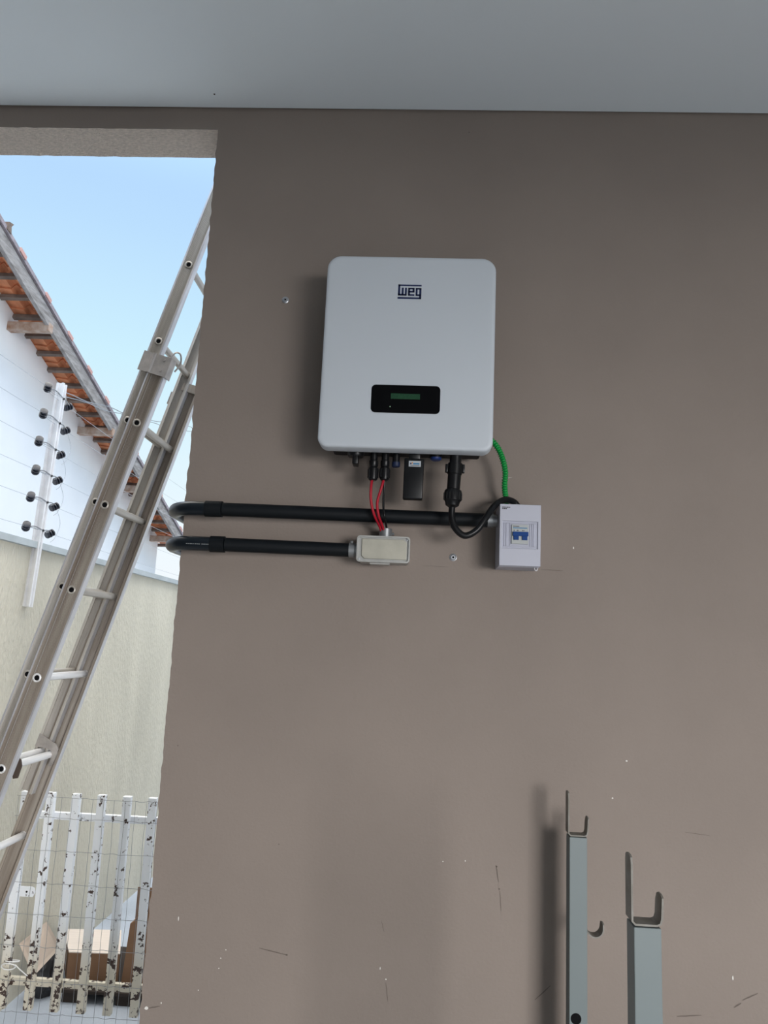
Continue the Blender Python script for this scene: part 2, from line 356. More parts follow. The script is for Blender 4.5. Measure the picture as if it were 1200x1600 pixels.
# tile courses, one sheet; each course laps over the one below
CL = 0.205*1.0
tm = MB()
def tprof(x):
    u = ((x-VX)/0.205+0.474) % 1.0
    return 0.040*max(0.0, math.cos((u-0.62)*PI/0.30)) if abs(u-0.62) < 0.15 else (0.006*math.cos(u*2*PI))
yk = 1.2; NX = 66; courses = 0
x0, x1 = HX-0.85, VX-0.018
while yk < YE:
    y1 = min(yk+CL*0.95, YE+0.03)
    vs = []; fs = []
    for j, (yy, lift) in enumerate(((yk-0.035, 0.000), (y1, 0.017))):
        for th in (0.0, 0.016):
            for i in range(NX+1):
                x = x0+(x1-x0)*i/NX
                b_ = Vector((x, yy, zroof(yy, TL))) + sn*(tprof(x)+lift+th)
                vs.append(b_)
    n = NX+1
    for i in range(NX):
        fs += [[i, i+1, 2*n+i+1, 2*n+i], [n+i, 3*n+i, 3*n+i+1, n+i+1], [2*n+i, 2*n+i+1, 3*n+i+1, 3*n+i], [i, n+i, n+i+1, i+1]]
    fs += [[0, 2*n, 3*n, n], [NX, n+NX, 3*n+NX, 2*n+NX]]
    tm.add(vs, fs, 0, False)
    yk += CL; courses += 1
tm.build('roof_tiles', m_tile, t)
# tile battens under every course
yk = 1.2+0.03; i = 0
while yk < YE:
    q = MB(); c = Vector((0, yk, zroof(yk, TL)))
    q.sweep([(-0.017, -0.036), (0.017, -0.036), (0.017, -0.004), (-0.017, -0.004)], (HX-0.06, yk, c.z), (VX-0.02, yk, c.z), sl, sn)
    q.build('batten', m_batten, t); yk += CL; i += 1
q = MB(); q.sweep([(-0.03, -0.047), (0.0, -0.047), (0.0, 0.062), (-0.03, 0.062)], (VX+0.01, 1.2, zroof(1.2)), (VX+0.01, YE-0.02, zroof(YE-0.02)), (1, 0, 0), sn)
q.build('barge_board', m_oldwood, t)
q = MB(); q.sweep([(-0.05, 0.074), (0.012, 0.074), (0.012, 0.106), (-0.05, 0.106)], (VX+0.012, 1.2, zroof(1.2)), (VX+0.012, YE, zroof(YE)), (1, 0, 0), sn)  # strip added in the tone of the shaded tile edges
yk = 1.4
while yk < YE:
    q.sweep([(-0.02, 0.090), (0.020, 0.085), (0.020, 0.117), (-0.02, 0.122)], (VX+0.012, yk, zroof(yk)), (VX+0.012, yk+0.085, zroof(yk+0.085)), (1, 0, 0), sn, 1); yk += CL*2
q.build('verge_shade_strip', [m_tileshade, m_tilep], t)
for (px, py) in ((46, 511), (150, 667), (205, 774), (256, 838)):
    c = at(px, py, X=(HX+VX)/2)
    yy = c.y; zz = zroof(yy)
    q = MB(); q.box((HX-0.02, yy-0.035, zz-0.080), (VX+0.012, yy+0.035, zz-0.012), 0.004)
    q.build('purlin', m_purlin, t)
# tile stub that sticks up over the verge
c = at(16, 352, X=VX+0.03); q = MB(); q.prism([(c.y-0.03, c.z-0.04), (c.y+0.03, c.z-0.05), (c.y+0.02, c.z+0.0), (c.y+0.045, c.z+0.03), (c.y-0.01, c.z+0.02), (c.y-0.02, c.z-0.01)], 'X', VX-0.02, VX+0.03)
q.build('verge_clip', m_batten, t)

# ------------------------------------------------------------------ electric fence on the boundary wall
PX = BX+0.012
a, b = at(42, 948, X=PX), at(97, 600, X=PX)
t = thing('electric_fence_post', 'pale aluminium electric fence post bolted to the garden wall, lined with black insulators', 'fence post', a)
d = (b-a).normalized(); uy = Vector((1, 0, 0)); ux = d.cross(uy).normalized()
q = MB(); h = 0.0175
q.sweep([(-h, -h), (-h*.4, -h), (-h*.3, -h*.6), (h*.3, -h*.6), (h*.4, -h), (h, -h), (h, -h*.4), (h*.6, -h*.3), (h*.6, h*.3), (h, h*.4), (h, h), (h*.4, h), (h*.3, h*.6), (-h*.3, h*.6), (-h*.4, h), (-h, h), (-h, h*.4), (-h*.6, h*.3), (-h*.6, -h*.3), (-h, -h*.4)], a, b, ux, uy)
q.build('profile', m_post, t)
lefts = [(75, 605), (68, 646), (61, 689), (56, 734), (48, 776), (41, 822)]
rights = [(106, 636), (102, 673), (94, 711), (90, 751), (85, 792), (78, 834)]
for k, (l, r) in enumerate(zip(lefts, rights)):
    L, Rr = at(*l, X=PX), at(*r, X=PX)
    mid = a+d*((L.lerp(Rr, 0.5)-a).dot(d))
    for P in (L, Rr):
        ax = (P-mid).normalized()
        q = MB()
        q.lathe([(0.006, -0.021), (0.015, -0.020), (0.0175, -0.015), (0.0175, -0.010), (0.008, -0.007), (0.008, -0.004), (0.0175, -0.002), (0.0175, 0.004), (0.008, 0.007), (0.008, 0.009), (0.0165, 0.011), (0.0165, 0.017), (0.006, 0.020)], P, (ax+Vector((0.7, 0, 0.75))).normalized(), 14)
        ins = q.build('insulator', m_ins, t)
        q = MB(); q.tube(smooth_path([P-ax*0.012, P.lerp(mid, 0.45)+Vector((0.012, 0, 0.008)), mid+Vector((0.018, 0, 0))], 5), 0.0028, 6); q.lathe([(0.0055, 0), (0.0055, 0.006)], mid+Vector((0.016, 0, 0)), (1, 0, 0), 6)
        q.build('hook', m_wire, ins)
yy_far = 9.6
for k, (l, r) in enumerate(zip(lefts, rights)):
    L, Rr = at(*l, X=PX), at(*r, X=PX)
    q = MB()
    sag = 0.02
    q.tube(smooth_path([(PX, 0.3, L.z+0.035), (PX, (0.3+L.y)/2, L.z+0.0), tuple(L), (PX+0.018, (L.y+Rr.y)/2, (L.z+Rr.z)/2), tuple(Rr), (PX, 4.2, Rr.z-sag), (PX, yy_far, Rr.z)], 8), 0.0010, 5)
    if 0 < k < 5:
        q.tube(smooth_path([tuple(Rr+Vector((0, 0.02, 0))), tuple(Rr+Vector((0.012, 0.05, -0.07))), tuple(Rr+Vector((0.01, 0.02, -0.14))), tuple(Rr+Vector((0, 0.0, -0.165)))], 5), 0.0009, 4)
    ords = ['topmost', 'second from the top', 'third from the top', 'third from the bottom', 'second from the bottom', 'lowest'][k]
    q.build('fence_wire', m_fwire, label='thin electric fence wire above the garden wall, %s of the six' % ords, category='wire', group='electric fence wires over the garden wall')
# twisted pair of lead wires from the top insulator across to the right
A, B = at(100, 614, X=PX), at(300, 668, X=PX-0.05)
for s_, nm in ((0.0, 'upper'), (0.012, 'lower')):
    q = MB(); pth = []
    for i in range(25):
        u = i/24; c = A.lerp(B, u); c.z -= 0.02*math.sin(PI*u)+s_*(1+1.4*u); c.x += 0.004*math.sin(u*30+s_*200); c.z += 0.005*math.cos(u*26+s_*300); pth.append(c)
    pth += [pth[-1].lerp(Vector((BX-0.06, 8.5, BZT+0.053)), k_/6) for k_ in range(1, 7)]
    q.tube(pth, 0.0024, 5)
    q.build('lead_wire', m_wire, label='slack grey lead wire leaving the fence post top, %s one of the pair' % nm, category='wire', group='lead wires at the post top')

# ------------------------------------------------------------------ extension ladder
YN, YF = 0.52, 0.86
N0, N1 = at(214, 661, Y=YN), at(58, 1059, Y=YN)
DV = (N0-N1).normalized(); sp = (N0-N1).length/3.0      # three rungs apart
perp = Vector((DV.z, 0, -DV.x))                          # to the right / underside
def onrail(k, off, Y):                                   # rung k counted down from N0
    c = N0 - DV*sp*k + perp*off; return Vector((c.x, Y, c.z))
OFF = -0.034
top_base = 0.72; bot_base = (N0.z-0.02)/(DV.z*sp)
t = thing('extension_ladder', 'weathered aluminium extension ladder leaning up to the right outside the opening', 'ladder', (onrail(bot_base, 0, 0.69).x, 0.69, 0))
ex, ey = perp, Vector((0, 1, 0))
def rail(k0, k1, off, Y, wd, inward, name, m_, rib):
    h = wd/2; f = 0.024; th = 0.003; s = inward
    g = -s*0.0022; pr = [(-h, g), (-h+.005, g), (-h+.0065, 0), (-h*.60, 0), (-h*.56, s*.0016), (h*.56, s*.0016), (h*.60, 0), (h-.0065, 0), (h-.005, g), (h, g), (h, s*f), (h-0.009, s*f), (h-0.009, s*(f-th)), (h-th, s*(f-th)), (h-th, s*th),
          (-h+th, s*th), (-h+th, s*(f-th)), (-h+0.009, s*(f-th)), (-h+0.009, s*f), (-h, s*f)]
    q = MB(); q.sweep(pr, onrail(k0, off, Y), onrail(k1, off, Y), ex, ey)
    if rib:
        for j in range(-4, 5):
            q.sweep([(j*h*.125-0.0008, -0.0006), (j*h*.125+0.0008, -0.0006), (j*h*.125+0.0008, 0.0026), (j*h*.125-0.0008, 0.0026)], onrail(k0, off, Y), onrail(k1, off, Y), ex, ey)
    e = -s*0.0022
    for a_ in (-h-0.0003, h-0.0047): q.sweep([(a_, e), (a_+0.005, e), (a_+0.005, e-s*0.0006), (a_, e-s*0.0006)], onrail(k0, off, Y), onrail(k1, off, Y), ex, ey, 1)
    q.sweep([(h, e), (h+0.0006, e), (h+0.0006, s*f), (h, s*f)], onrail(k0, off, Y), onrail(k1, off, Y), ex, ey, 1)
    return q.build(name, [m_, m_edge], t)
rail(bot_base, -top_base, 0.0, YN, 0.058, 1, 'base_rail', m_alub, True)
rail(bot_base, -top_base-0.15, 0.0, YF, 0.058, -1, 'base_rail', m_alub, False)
kf0, kf1 = 4.50, -5.0
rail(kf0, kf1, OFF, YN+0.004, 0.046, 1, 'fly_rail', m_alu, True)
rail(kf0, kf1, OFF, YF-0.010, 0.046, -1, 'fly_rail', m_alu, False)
def rung(k, off, ya, yb, r, m_):
    A = onrail(k, off, ya); q = MB(); L = yb-ya
    q.lathe([(r*.66, 0.0), (r*.66, -0.002), (r*.85, -0.0045), (r*1.12, -0.003), (r*1.12, 0.001), (r*.98, 0.003), (r*.98, L-0.003), (r*1.15, L-0.001), (r*1.15, L)], A, (0, 1, 0), 18, 0, True, caps=False)
    q.lathe([(r*.68, 0.0), (r*.68, 0.001)], A+Vector((0, -0.0018, 0)), (0, 1, 0), 18, 1)
    q.build('rung', [m_, m_hole], t)
k = -1
for k in range(0, 9):
    if k < bot_base-0.3: rung(k, 0.0, YN, YF-0.001, 0.0120, m_alu_br if k in (3, 4, 5) else m_rung)
for k in range(-4, 5):
    rung(k, OFF, YN+0.004, YF-0.012, 0.0112, m_alu_br if k in (4,) else m_rung)
# guide bracket that wraps both near rails at the base section's top
c0, c1 = onrail(-top_base+0.12, 0, YN), onrail(-top_base-0.02, 0, YN)
q = MB(); hw = 0.034
c0, c1 = onrail(-0.60, 0, YN), onrail(-0.84, 0, YN)
q.sweep([(-0.062, -0.004), (-0.062, -0.007), (-0.032, -0.007), (-0.028, -0.013), (-0.022, -0.013), (-0.018, -0.008), (0.034, -0.008), (0.036, -0.004), (0.036, 0.03), (0.033, 0.03), (0.033, -0.004)], c0, c1, ex, ey)
for dk in (-0.66, -0.79):
    c = onrail(dk, 0.012, YN-0.008); q.lathe([(0.005, 0), (0.004, 0.003)], c, (0, -1, 0), 10)
q.tube(smooth_path([onrail(-0.82, 0.026, YN), onrail(-0.92, 0.034, YN), onrail(-0.93, 0.048, YN+.01), onrail(-0.83, 0.055, YN+.02), onrail(-0.72, 0.046, YN+.02)], 5), 0.0028, 6)
q.build('guide_bracket', m_bracket, t)
q = MB(); c0, c1 = onrail(-top_base-0.17, 0, YF), onrail(-top_base-0.06, 0, YF)
q.sweep([(-0.034, -0.028), (0.034, -0.028), (0.034, 0.003), (-0.034, 0.003)], c0, c1, ex, ey); q.build('guide_bracket', m_alub, t)
q = MB(); c0, c1 = onrail(-0.72, OFF-0.026, YF-0.03), onrail(-0.55, OFF-0.026, YF-0.03)
q.sweep([(-0.004, 0), (0.002, 0), (0.002, 0.03), (-0.004, 0.03)], c0, c1, ex, ey); q.build('stop_tab', m_bracket, t)
# rung hooks at the foot of the fly section
def hook(Y, th):
    q = MB(); prof = []
    c = onrail(4.0, 0.0, Y)
    def P(u, v): return c + perp*u + DV*v
    o = [P(-0.055, 0.055), P(-0.010, 0.045), P(0.012, 0.040), P(0.024, 0.026), P(0.026, 0.006), P(0.022, -0.030), P(0.012, -0.034), P(0.011, -0.006), P(0.006, 0.014), P(-0.012, 0.018), P(-0.055, 0.012)]
    n = len(o); vs = o+[p+Vector((0, th, 0)) for p in o]
    q.add(vs, [list(range(n)), list(range(n, 2*n))[::-1]]+[[i, (i+1) % n, n+(i+1) % n, n+i] for i in range(n)])
    q.build('rung_hook', m_bracket, t)
hook(YF-0.045, 0.005)
o = [at(px, py, Y=YN+0.05) for px, py in ((27, 1183), (32, 1187), (33.5, 1197), (30.5, 1206), (27, 1216), (20, 1217), (19, 1211), (23, 1200), (18, 1188))]; n = len(o)
q = MB(); q.add(o+[p+Vector((0, 0.006, 0)) for p in o], [list(range(n)), list(range(n, 2*n))[::-1]]+[[i, (i+1) % n, n+(i+1) % n, n+i] for i in range(n)]); q.build('rung_hook', m_hookd, t)
for Y in (YN+0.012, YF-0.012):
    c = onrail(bot_base, 0, Y); q = MB(); q.box((c.x-0.045, Y-0.016, 0.0), (c.x+0.045, Y+0.016, 0.035), 0.005); q.build('rubber_foot', m_black, t)

# ------------------------------------------------------------------ rusty picket gate
GY = 1.40
tops = [41, 84, 123, 161.5, 201, 240]
pt = [at(px, 1243, Y=GY).x for px in tops]
ZT, ZB = at(160, 1242, Y=GY).z, at(130, 1583, Y=GY).z
xs = [pt[0]+(pt[-1]-pt[0])*i/5 for i in range(6)]
t = thing('picket_gate', 'old white metal picket gate with chipped rusty paint, behind the ladder foot', 'gate', ((xs[0]+xs[-1])/2, GY, ZB))
for x in xs + [xs[-1]+(xs[1]-xs[0])*k for k in (1, 2, 3)]:
    if x > EX-0.05: break
    q = MB(); q.box((x-0.0160, GY-0.012, ZB), (x+0.0160, GY+0.012, ZT), 0.0015); q.build('picket', m_gate, t)
for z in (at(150, 1279, Y=GY).z, at(130, 1542, Y=GY).z):
    q = MB(); q.box((BX+0.01 if z < 0.5 else xs[0]-0.01, GY+0.011, z-0.015), (EX-0.012, GY+0.031, z+0.013), 0.0015); q.build('cross_rail', m_gate, t)
a = at(34, 1383, Y=GY); b = at(55, 1400, Y=GY)
q = MB(); q.prism([(a.x, b.z), (b.x-0.004, b.z), (b.x+0.004, b.z+0.018), (b.x, a.z-0.004), (b.x-0.01, a.z), (a.x, a.z)], 'Y', GY-0.014, GY-0.010)
o = q.build('latch_plate', m_gate, t)
q = MB(); q.cyl(((a.x+b.x)/2, GY-0.0155, (a.z+b.z)/2), ((a.x+b.x)/2, GY-0.013, (a.z+b.z)/2), 0.004, 10); q.build('screw_hole', m_hole, o)
q = MB(); q.box((BX, GY-0.02, 0.56), (BX+0.05, GY+0.03, 0.66), 0.003); q.build('hinge', m_bracket, t); q = MB(); q.box((BX, GY-0.01, ZB+0.08), (xs[0]-0.01, GY+0.01, ZB+0.10), 0.002); q.build('hinge', m_bracket, t)
# wire mesh tied to the gate's face
MY = GY-0.016
q = MB()
x = xs[0]-0.02; i = 0
mzT = at(150, 1249, Y=MY).z
while x < EX-0.03:
    pth = [(x+0.004*noise.noise(Vector((x*20, z*7, 0)))-0.018*(0.5-z)*0, MY+0.0015*math.sin(z*40+i), z) for z in [mzT-0.0+(0.02-mzT)*j/22 for j in range(23)]]
    q.tube(pth, 0.0008, 4); x += 0.0435; i += 1
for py in (1249, 1281, 1333, 1385, 1435, 1485, 1540, 1590):
    z = at(150, py, Y=MY).z; x0_ = xs[0]-0.028; L = EX-0.02-x0_; pth = []
    for j in range(90):
        u = j/89; pth.append((x0_+L*u, MY-0.002, z+0.0022*math.sin(u*95)*(1 if math.sin(u*31+py) > 0.2 else 0.15)+0.003*noise.noise(Vector((u*6, py, 0)))))
    q.tube(pth, 0.0009, 4)
q.build('wire_mesh_panel', m_wire, label='thin welded wire mesh stretched over the front of the white picket gate', category='wire mesh')
# white cord knotted round the first picket
c = at(15, 1505, Y=GY-0.02); q = MB()
ring = [(c.x+0.026*math.cos(a_), GY+0.002-0.024*math.sin(a_)*1.0, c.z+0.006*math.sin(a_*1.0)) for a_ in [2*PI*k_/20 for k_ in range(21)]]
q.tube(ring, 0.0022, 6)
ring = [(c.x-0.002+0.028*math.cos(a_), GY-0.021-0.006*abs(math.sin(a_)), c.z-0.010+0.011*math.sin(a_)) for a_ in [2*PI*k_/20 for k_ in range(21)]]
q.tube(ring, 0.0022, 6)
e1 = at(43, 1525, Y=GY-0.03)
q.tube(smooth_path([(c.x+0.024, GY-0.024, c.z-0.002), (c.x+0.045, GY-0.03, c.z-0.014), tuple(e1)], 6), 0.002, 6)
q.build('tie_cord', m_cord, label='white cord knotted round the leftmost gate picket with a loose tail', category='cord')

# ------------------------------------------------------------------ cardboard behind the gate
q = MB()
PZ = 0.055
t = thing('wooden_pallet', 'low wooden pallet, blackened and drawn forward as shade under the cardboard boxes behind the gate', 'pallet', (-1.27, 2.05, 0))
q.box((-1.50, 1.80, PZ-0.014), (-0.95, 2.30, PZ), 0.002); q.build('deck', m_pallet, t)  # deck brought forward to fill the shaded ground below the boxes
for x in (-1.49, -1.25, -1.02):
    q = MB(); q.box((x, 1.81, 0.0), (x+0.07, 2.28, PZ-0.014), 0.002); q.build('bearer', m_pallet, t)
t = thing('cardboard_box', 'low flat brown cardboard box with its top painted pale as skylit and a flap folded out left', 'box', (-1.38, 2.04, PZ))
quad = [(-1.515, 1.898), (-1.285, 1.915), (-1.385, 2.190), (-1.66, 2.160)]
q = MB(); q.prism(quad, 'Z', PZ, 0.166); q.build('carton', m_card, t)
q = MB(); q.prism(quad, 'Z', 0.166, 0.170); q.build('top_flap', m_cardw, t, label='top flap with skylight painted in as cream')
o = [at(30, 1475, Y=1.72), at(73, 1440, Y=1.78), at(95, 1480, Y=1.84), at(52, 1526, Y=1.74)]
nn = (o[1]-o[0]).cross(o[3]-o[0]).normalized()*0.004
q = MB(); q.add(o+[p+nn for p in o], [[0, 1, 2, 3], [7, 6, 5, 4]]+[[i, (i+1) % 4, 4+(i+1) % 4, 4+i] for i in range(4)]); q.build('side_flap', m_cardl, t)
t = thing('cardboard_box', 'taller brown cardboard box standing open at the garage wall edge behind the gate', 'box', (-1.13, 2.05, PZ))
bxp = [(-1.262, PZ), (-0.98, PZ), (-0.98, 0.40), (-1.12, 0.37), (-1.245, 0.305)]
q = MB(); q.prism(bxp, 'Y', 1.895, 1.90); q.prism([(-1.262, PZ), (-1.257, PZ), (-1.24, 0.305), (-1.245, 0.305)], 'Y', 1.90, 2.20); q.prism(bxp, 'Y', 2.195, 2.20); q.box((-0.985, 1.9, PZ), (-0.98, 2.195, 0.36)); q.box((-1.257, 1.9, PZ), (-0.985, 2.195, PZ+0.004))
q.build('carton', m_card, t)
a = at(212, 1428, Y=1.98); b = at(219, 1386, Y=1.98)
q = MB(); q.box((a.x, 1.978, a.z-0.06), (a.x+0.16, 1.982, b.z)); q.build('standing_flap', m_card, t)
q = MB(); b_ = bmesh.new(); bmesh.ops.create_icosphere(b_, subdivisions=4, radius=1.0)  # black lump filling the dark area left of the boxes
for v in b_.verts:
    nz = 0.22*noise.noise(v.co*2.3)+0.10*noise.noise(v.co*6); v.co *= 1+nz
    v.co = Vector((v.co.x*0.062, v.co.y*0.060, max(v.co.z, -0.75)*0.105))
zmin = min(v.co.z for v in b_.verts)
for v in b_.verts: v.co += Vector((-1.60, 1.87, -zmin))
q.bm(b_, 0, True); q.build('black_lump', m_lump, label='crumpled black lump on the ground left of the cardboard boxes', category='lump')

# ------------------------------------------------------------------ solar inverter
IY = -0.16
t = thing('solar_inverter', 'large light grey wall mounted solar inverter with a black display window', 'inverter', (-0.04, -0.08, 2.02))
X0, X1, Z0, Z1 = -0.2335, 0.1535, 2.0245, 2.480
def shell(levels, mi=0):
    """front cover as nested rounded outlines; levels = [(y, inset, rb, rt)]"""
    q = MB(); rings = [rrect(X0+i, X1-i, Z0+i, Z1-i, max(rb-i*0.6, .004), 8, max(rt_-i*0.6, .004)) for y, i, rb, rt_ in levels]; n = len(rings[0])
    vs = [(x, levels[j][0], z) for j, R_ in enumerate(rings) for x, z in R_]
    fs = [[j*n+i, j*n+(i+1) % n, (j+1)*n+(i+1) % n, (j+1)*n+i] for j in range(len(rings)-1) for i in range(n)]
    fs += [list(range(n)), list(range((len(rings)-1)*n, len(rings)*n))[::-1]]
    q.add(vs, fs, mi, True); return q
q = shell([(IY, 0.010, .022, .032), (IY+0.0005, 0.0045, .022, .032), (IY+0.002, 0.0015, .022, .032), (IY+0.005, 0.0, .022, .032), (IY+0.040, 0.0, .022, .032), (IY+0.041, 0.004, .022, .032)])
q.build('front_cover', m_cover, t)
q = MB(); q.box((X0+0.024, IY+0.036, Z0+0.011), (X1-0.020, -0.034, Z1-0.02), 0.006)
for k in range(22):
    x = X0+0.03+k*(X1-X0-0.06)/21; q.box((x-0.0012, -0.034, Z0+0.035), (x+0.0012, -0.012, Z1-0.05))
q.build('housing', m_body, t)
q = MB(); q.box((X0+0.06, -0.03, Z1-0.09), (X1-0.06, 0.0, Z1-0.05), 0.002); q.build('wall_bracket', m_zinc, t); q = MB(); q.box((X0+0.06, -0.03, Z0+0.05), (X1-0.06, 0.0, Z0+0.09), 0.002); q.build('wall_bracket', m_zinc, t)
a, b = at(581, 600, Y=IY), at(687, 648, Y=IY)
dz = 0.0025
q = MB(); q.prism(rrect(a.x, b.x, b.z+.001, a.z-0.001, 0.010, 6), 'Y', IY-0.0012, IY+0.004, bev=0.0006); dsp = q.build('display_panel', m_display, t)
a, b = at(611, 615, Y=IY), at(656, 624, Y=IY)
q = MB(); q.box((a.x, IY-0.0018, b.z-0.001), (b.x, IY-0.001, a.z)); q.build('screen', m_lcd, dsp)
c = at(609.5, 635.5, Y=IY); q = MB(); q.cyl((c.x, IY-0.0018, c.z), (c.x, IY-0.001, c.z), 0.0012, 10); q.build('indicator_led', m_led, dsp)
# logo, stroke by stroke, on a 240 x 160 grid
c = at(622, 444.5, Y=IY); c2 = at(658, 467.5, Y=IY); gx = (c2.x-c.x)/240; gz_ = (c.z-c2.z)/160; q = MB()
for x0, y0, x1, y1 in ((5, 0, 240, 18), (3, 0, 24, 125), (3, 105, 92, 125), (40, 36, 60, 125), (73, 36, 92, 125), (106, 36, 125, 125), (106, 36, 170, 53), (150, 36, 170, 88), (106, 71, 170, 88), (106, 107, 170, 125),
                       (182, 36, 201, 125), (182, 36, 240, 54), (182, 107, 240, 125), (219, 36, 240, 162), (0, 142, 240, 162)):
    q.add([(c.x+gx*x0, IY-0.0006, c.z-gz_*y0), (c.x+gx*x1, IY-0.0006, c.z-gz_*y0), (c.x+gx*x1, IY-0.0006, c.z-gz_*y1), (c.x+gx*x0, IY-0.0006, c.z-gz_*y1)], [[0, 1, 2, 3]])
q.build('logo', m_logo, t)
# underside terminals
TY = -0.095; ZU = Z0+0.012
def zx(px, py, Y=TY): p = at(px, py, Y=Y); return p.x, p.z
x, z = zx(556, 712); q = MB(); q.lathe([(0.019, ZU-(Z0-0.002)+0), (0.019, 0.0), (0.017, -0.004)][::-1], (x, TY, Z0-0.002), (0, 0, 1), 20)
q.box((x-0.0065, TY-0.016, zx(556, 727)[1]), (x+0.0065, TY+0.016, Z0), 0.002); q.build('dc_switch', m_black, t)
for px in (582.5, 600.5):
    x, zb = zx(px, 751); zt = ZU+0.002; H = zt-zb
    q = MB(); q.lathe([(0.0075, 0), (0.0105, 0.003), (0.0115, 0.012), (0.0115, 0.028), (0.0085, 0.031), (0.0105, 0.034), (0.0105, 0.045), (0.0085, 0.047), (0.0085, H)], (x, TY, zb), (0, 0, 1), 14)
    for k in range(8):
        an = 2*PI*k/8; q.box((x+0.0112*math.cos(an)-0.0014, TY+0.0112*math.sin(an)-0.0014, zb+0.006), (x+0.0112*math.cos(an)+0.0014, TY+0.0112*math.sin(an)+0.0014, zb+0.026))
    q.build('solar_connector', m_black, t)
x, zb = zx(618.5, 730); q = MB(); q.lathe([(0.0085, 0.010), (0.0085, ZU-zb)], (x, TY, zb), (0, 0, 1), 16); o = q.build('spare_port', m_black, t)
q = MB(); q.lathe([(0.0075, 0), (0.0095, 0.002), (0.0095, 0.011)], (x, TY, zb), (0, 0, 1), 16); q.build('port_cap', m_blued, o, label='dark blue cap')
x, zb = zx(681, 719.5); q = MB(); q.lathe([(0.0145, 0.006), (0.0145, ZU-zb)], (x, TY, zb), (0, 0, 1), 20); o = q.build('spare_port', m_black, t)
q = MB(); q.lathe([(0.010, 0), (0.0125, 0.002), (0.0125, 0.007)], (x, TY, zb), (0, 0, 1), 20); q.build('port_cap', m_blue, o, label='blue cap')
# communication dongle, hanging a little askew
DY = -0.115
tl, tr, br, bl = [at(*p_, Y=DY) for p_ in ((632, 715), (663, 717), (660, 780), (629, 779))]
q = MB(); o4 = [bl, br, tr, tl]
m = bmesh.new(); A = [m.verts.new((p_.x, DY, p_.z)) for p_ in o4]; B = [m.verts.new((p_.x, DY+0.022, p_.z)) for p_ in o4]
m.faces.new(A); m.faces.new(B[::-1])
for i in range(4): m.faces.new([A[i], B[i], B[(i+1) % 4], A[(i+1) % 4]])
bmesh.ops.recalc_face_normals(m, faces=m.faces)
bmesh.ops.bevel(m, geom=list(m.edges), offset=0.0028, segments=3, profile=0.5, affect='EDGES'); q.bm(m, 0, True)
xm = (tl.x+tr.x)/2; q.box((xm-0.013, DY+0.004, tl.z-0.002), (xm+0.013, DY+0.020, ZU+0.002), 0.002)
dg = q.build('communication_dongle', m_black, t)
a, b = at(639, 720, Y=DY), at(657.5, 729.5, Y=DY)
q = MB(); q.box((a.x, DY-0.0006, b.z), (b.x, DY+0.0005, a.z)); st = q.build('sticker', m_sticker, dg)
wd = b.x-a.x; hg = a.z-b.z
for (u0, u1, v0, v1, m_) in ((.10, .22, .35, .62, m_logo), (.25, .32, .20, .50, m_orange), (.36, .88, .38, .62, m_brkstripe), (.12, .88, .76, .84, m_ink)):
    q = MB(); q.box((a.x+wd*u0, DY-0.0009, a.z-hg*v1), (a.x+wd*u1, DY-0.0005, a.z-hg*v0)); q.build('print', m_, st)
# AC plug
AY = -0.105
def zz_(py, px=711): return at(px, py, Y=AY).z
x1_, x2_ = at(712.5, 725, Y=AY).x, at(707.5, 790, Y=AY).x
axd = Vector((x2_-x1_, 0, zz_(790)-zz_(725))).normalized()
top = Vector((x1_, AY, ZU+0.004)) - Vector((0, 0, 0)); L0 = ZU+0.004
def dd(py): return (L0-zz_(py))
q = MB(); q.lathe([(0.0132, 0), (0.0132, dd(724)), (0.0165, dd(724.5)), (0.0165, dd(741)), (0.0150, dd(742)), (0.0148, dd(765)), (0.0185, dd(766.5)), (0.0198, dd(769)), (0.0198, dd(782)), (0.0168, dd(784)), (0.0150, dd(790)), (0.008, dd(793))], top, axd, 24)
for s_ in (-1, 1):
    c = top+axd*dd(731); q.box((c.x+s_*0.0185-0.0035, AY-0.005, c.z-0.012), (c.x+s_*0.0185+0.0035, AY+0.005, c.z+0.008), 0.002)
for k in range(16):
    an = 2*PI*k/16; c = top+axd*dd(776); q.box((c.x+0.0196*math.cos(an)-0.0012, AY+0.0196*math.sin(an)-0.0012, c.z-0.008), (c.x+0.0196*math.cos(an)+0.0012, AY+0.0196*math.sin(an)+0.0012, c.z+0.008))
q.build('mains_plug', m_black, t)
cable_end = top+axd*dd(793)

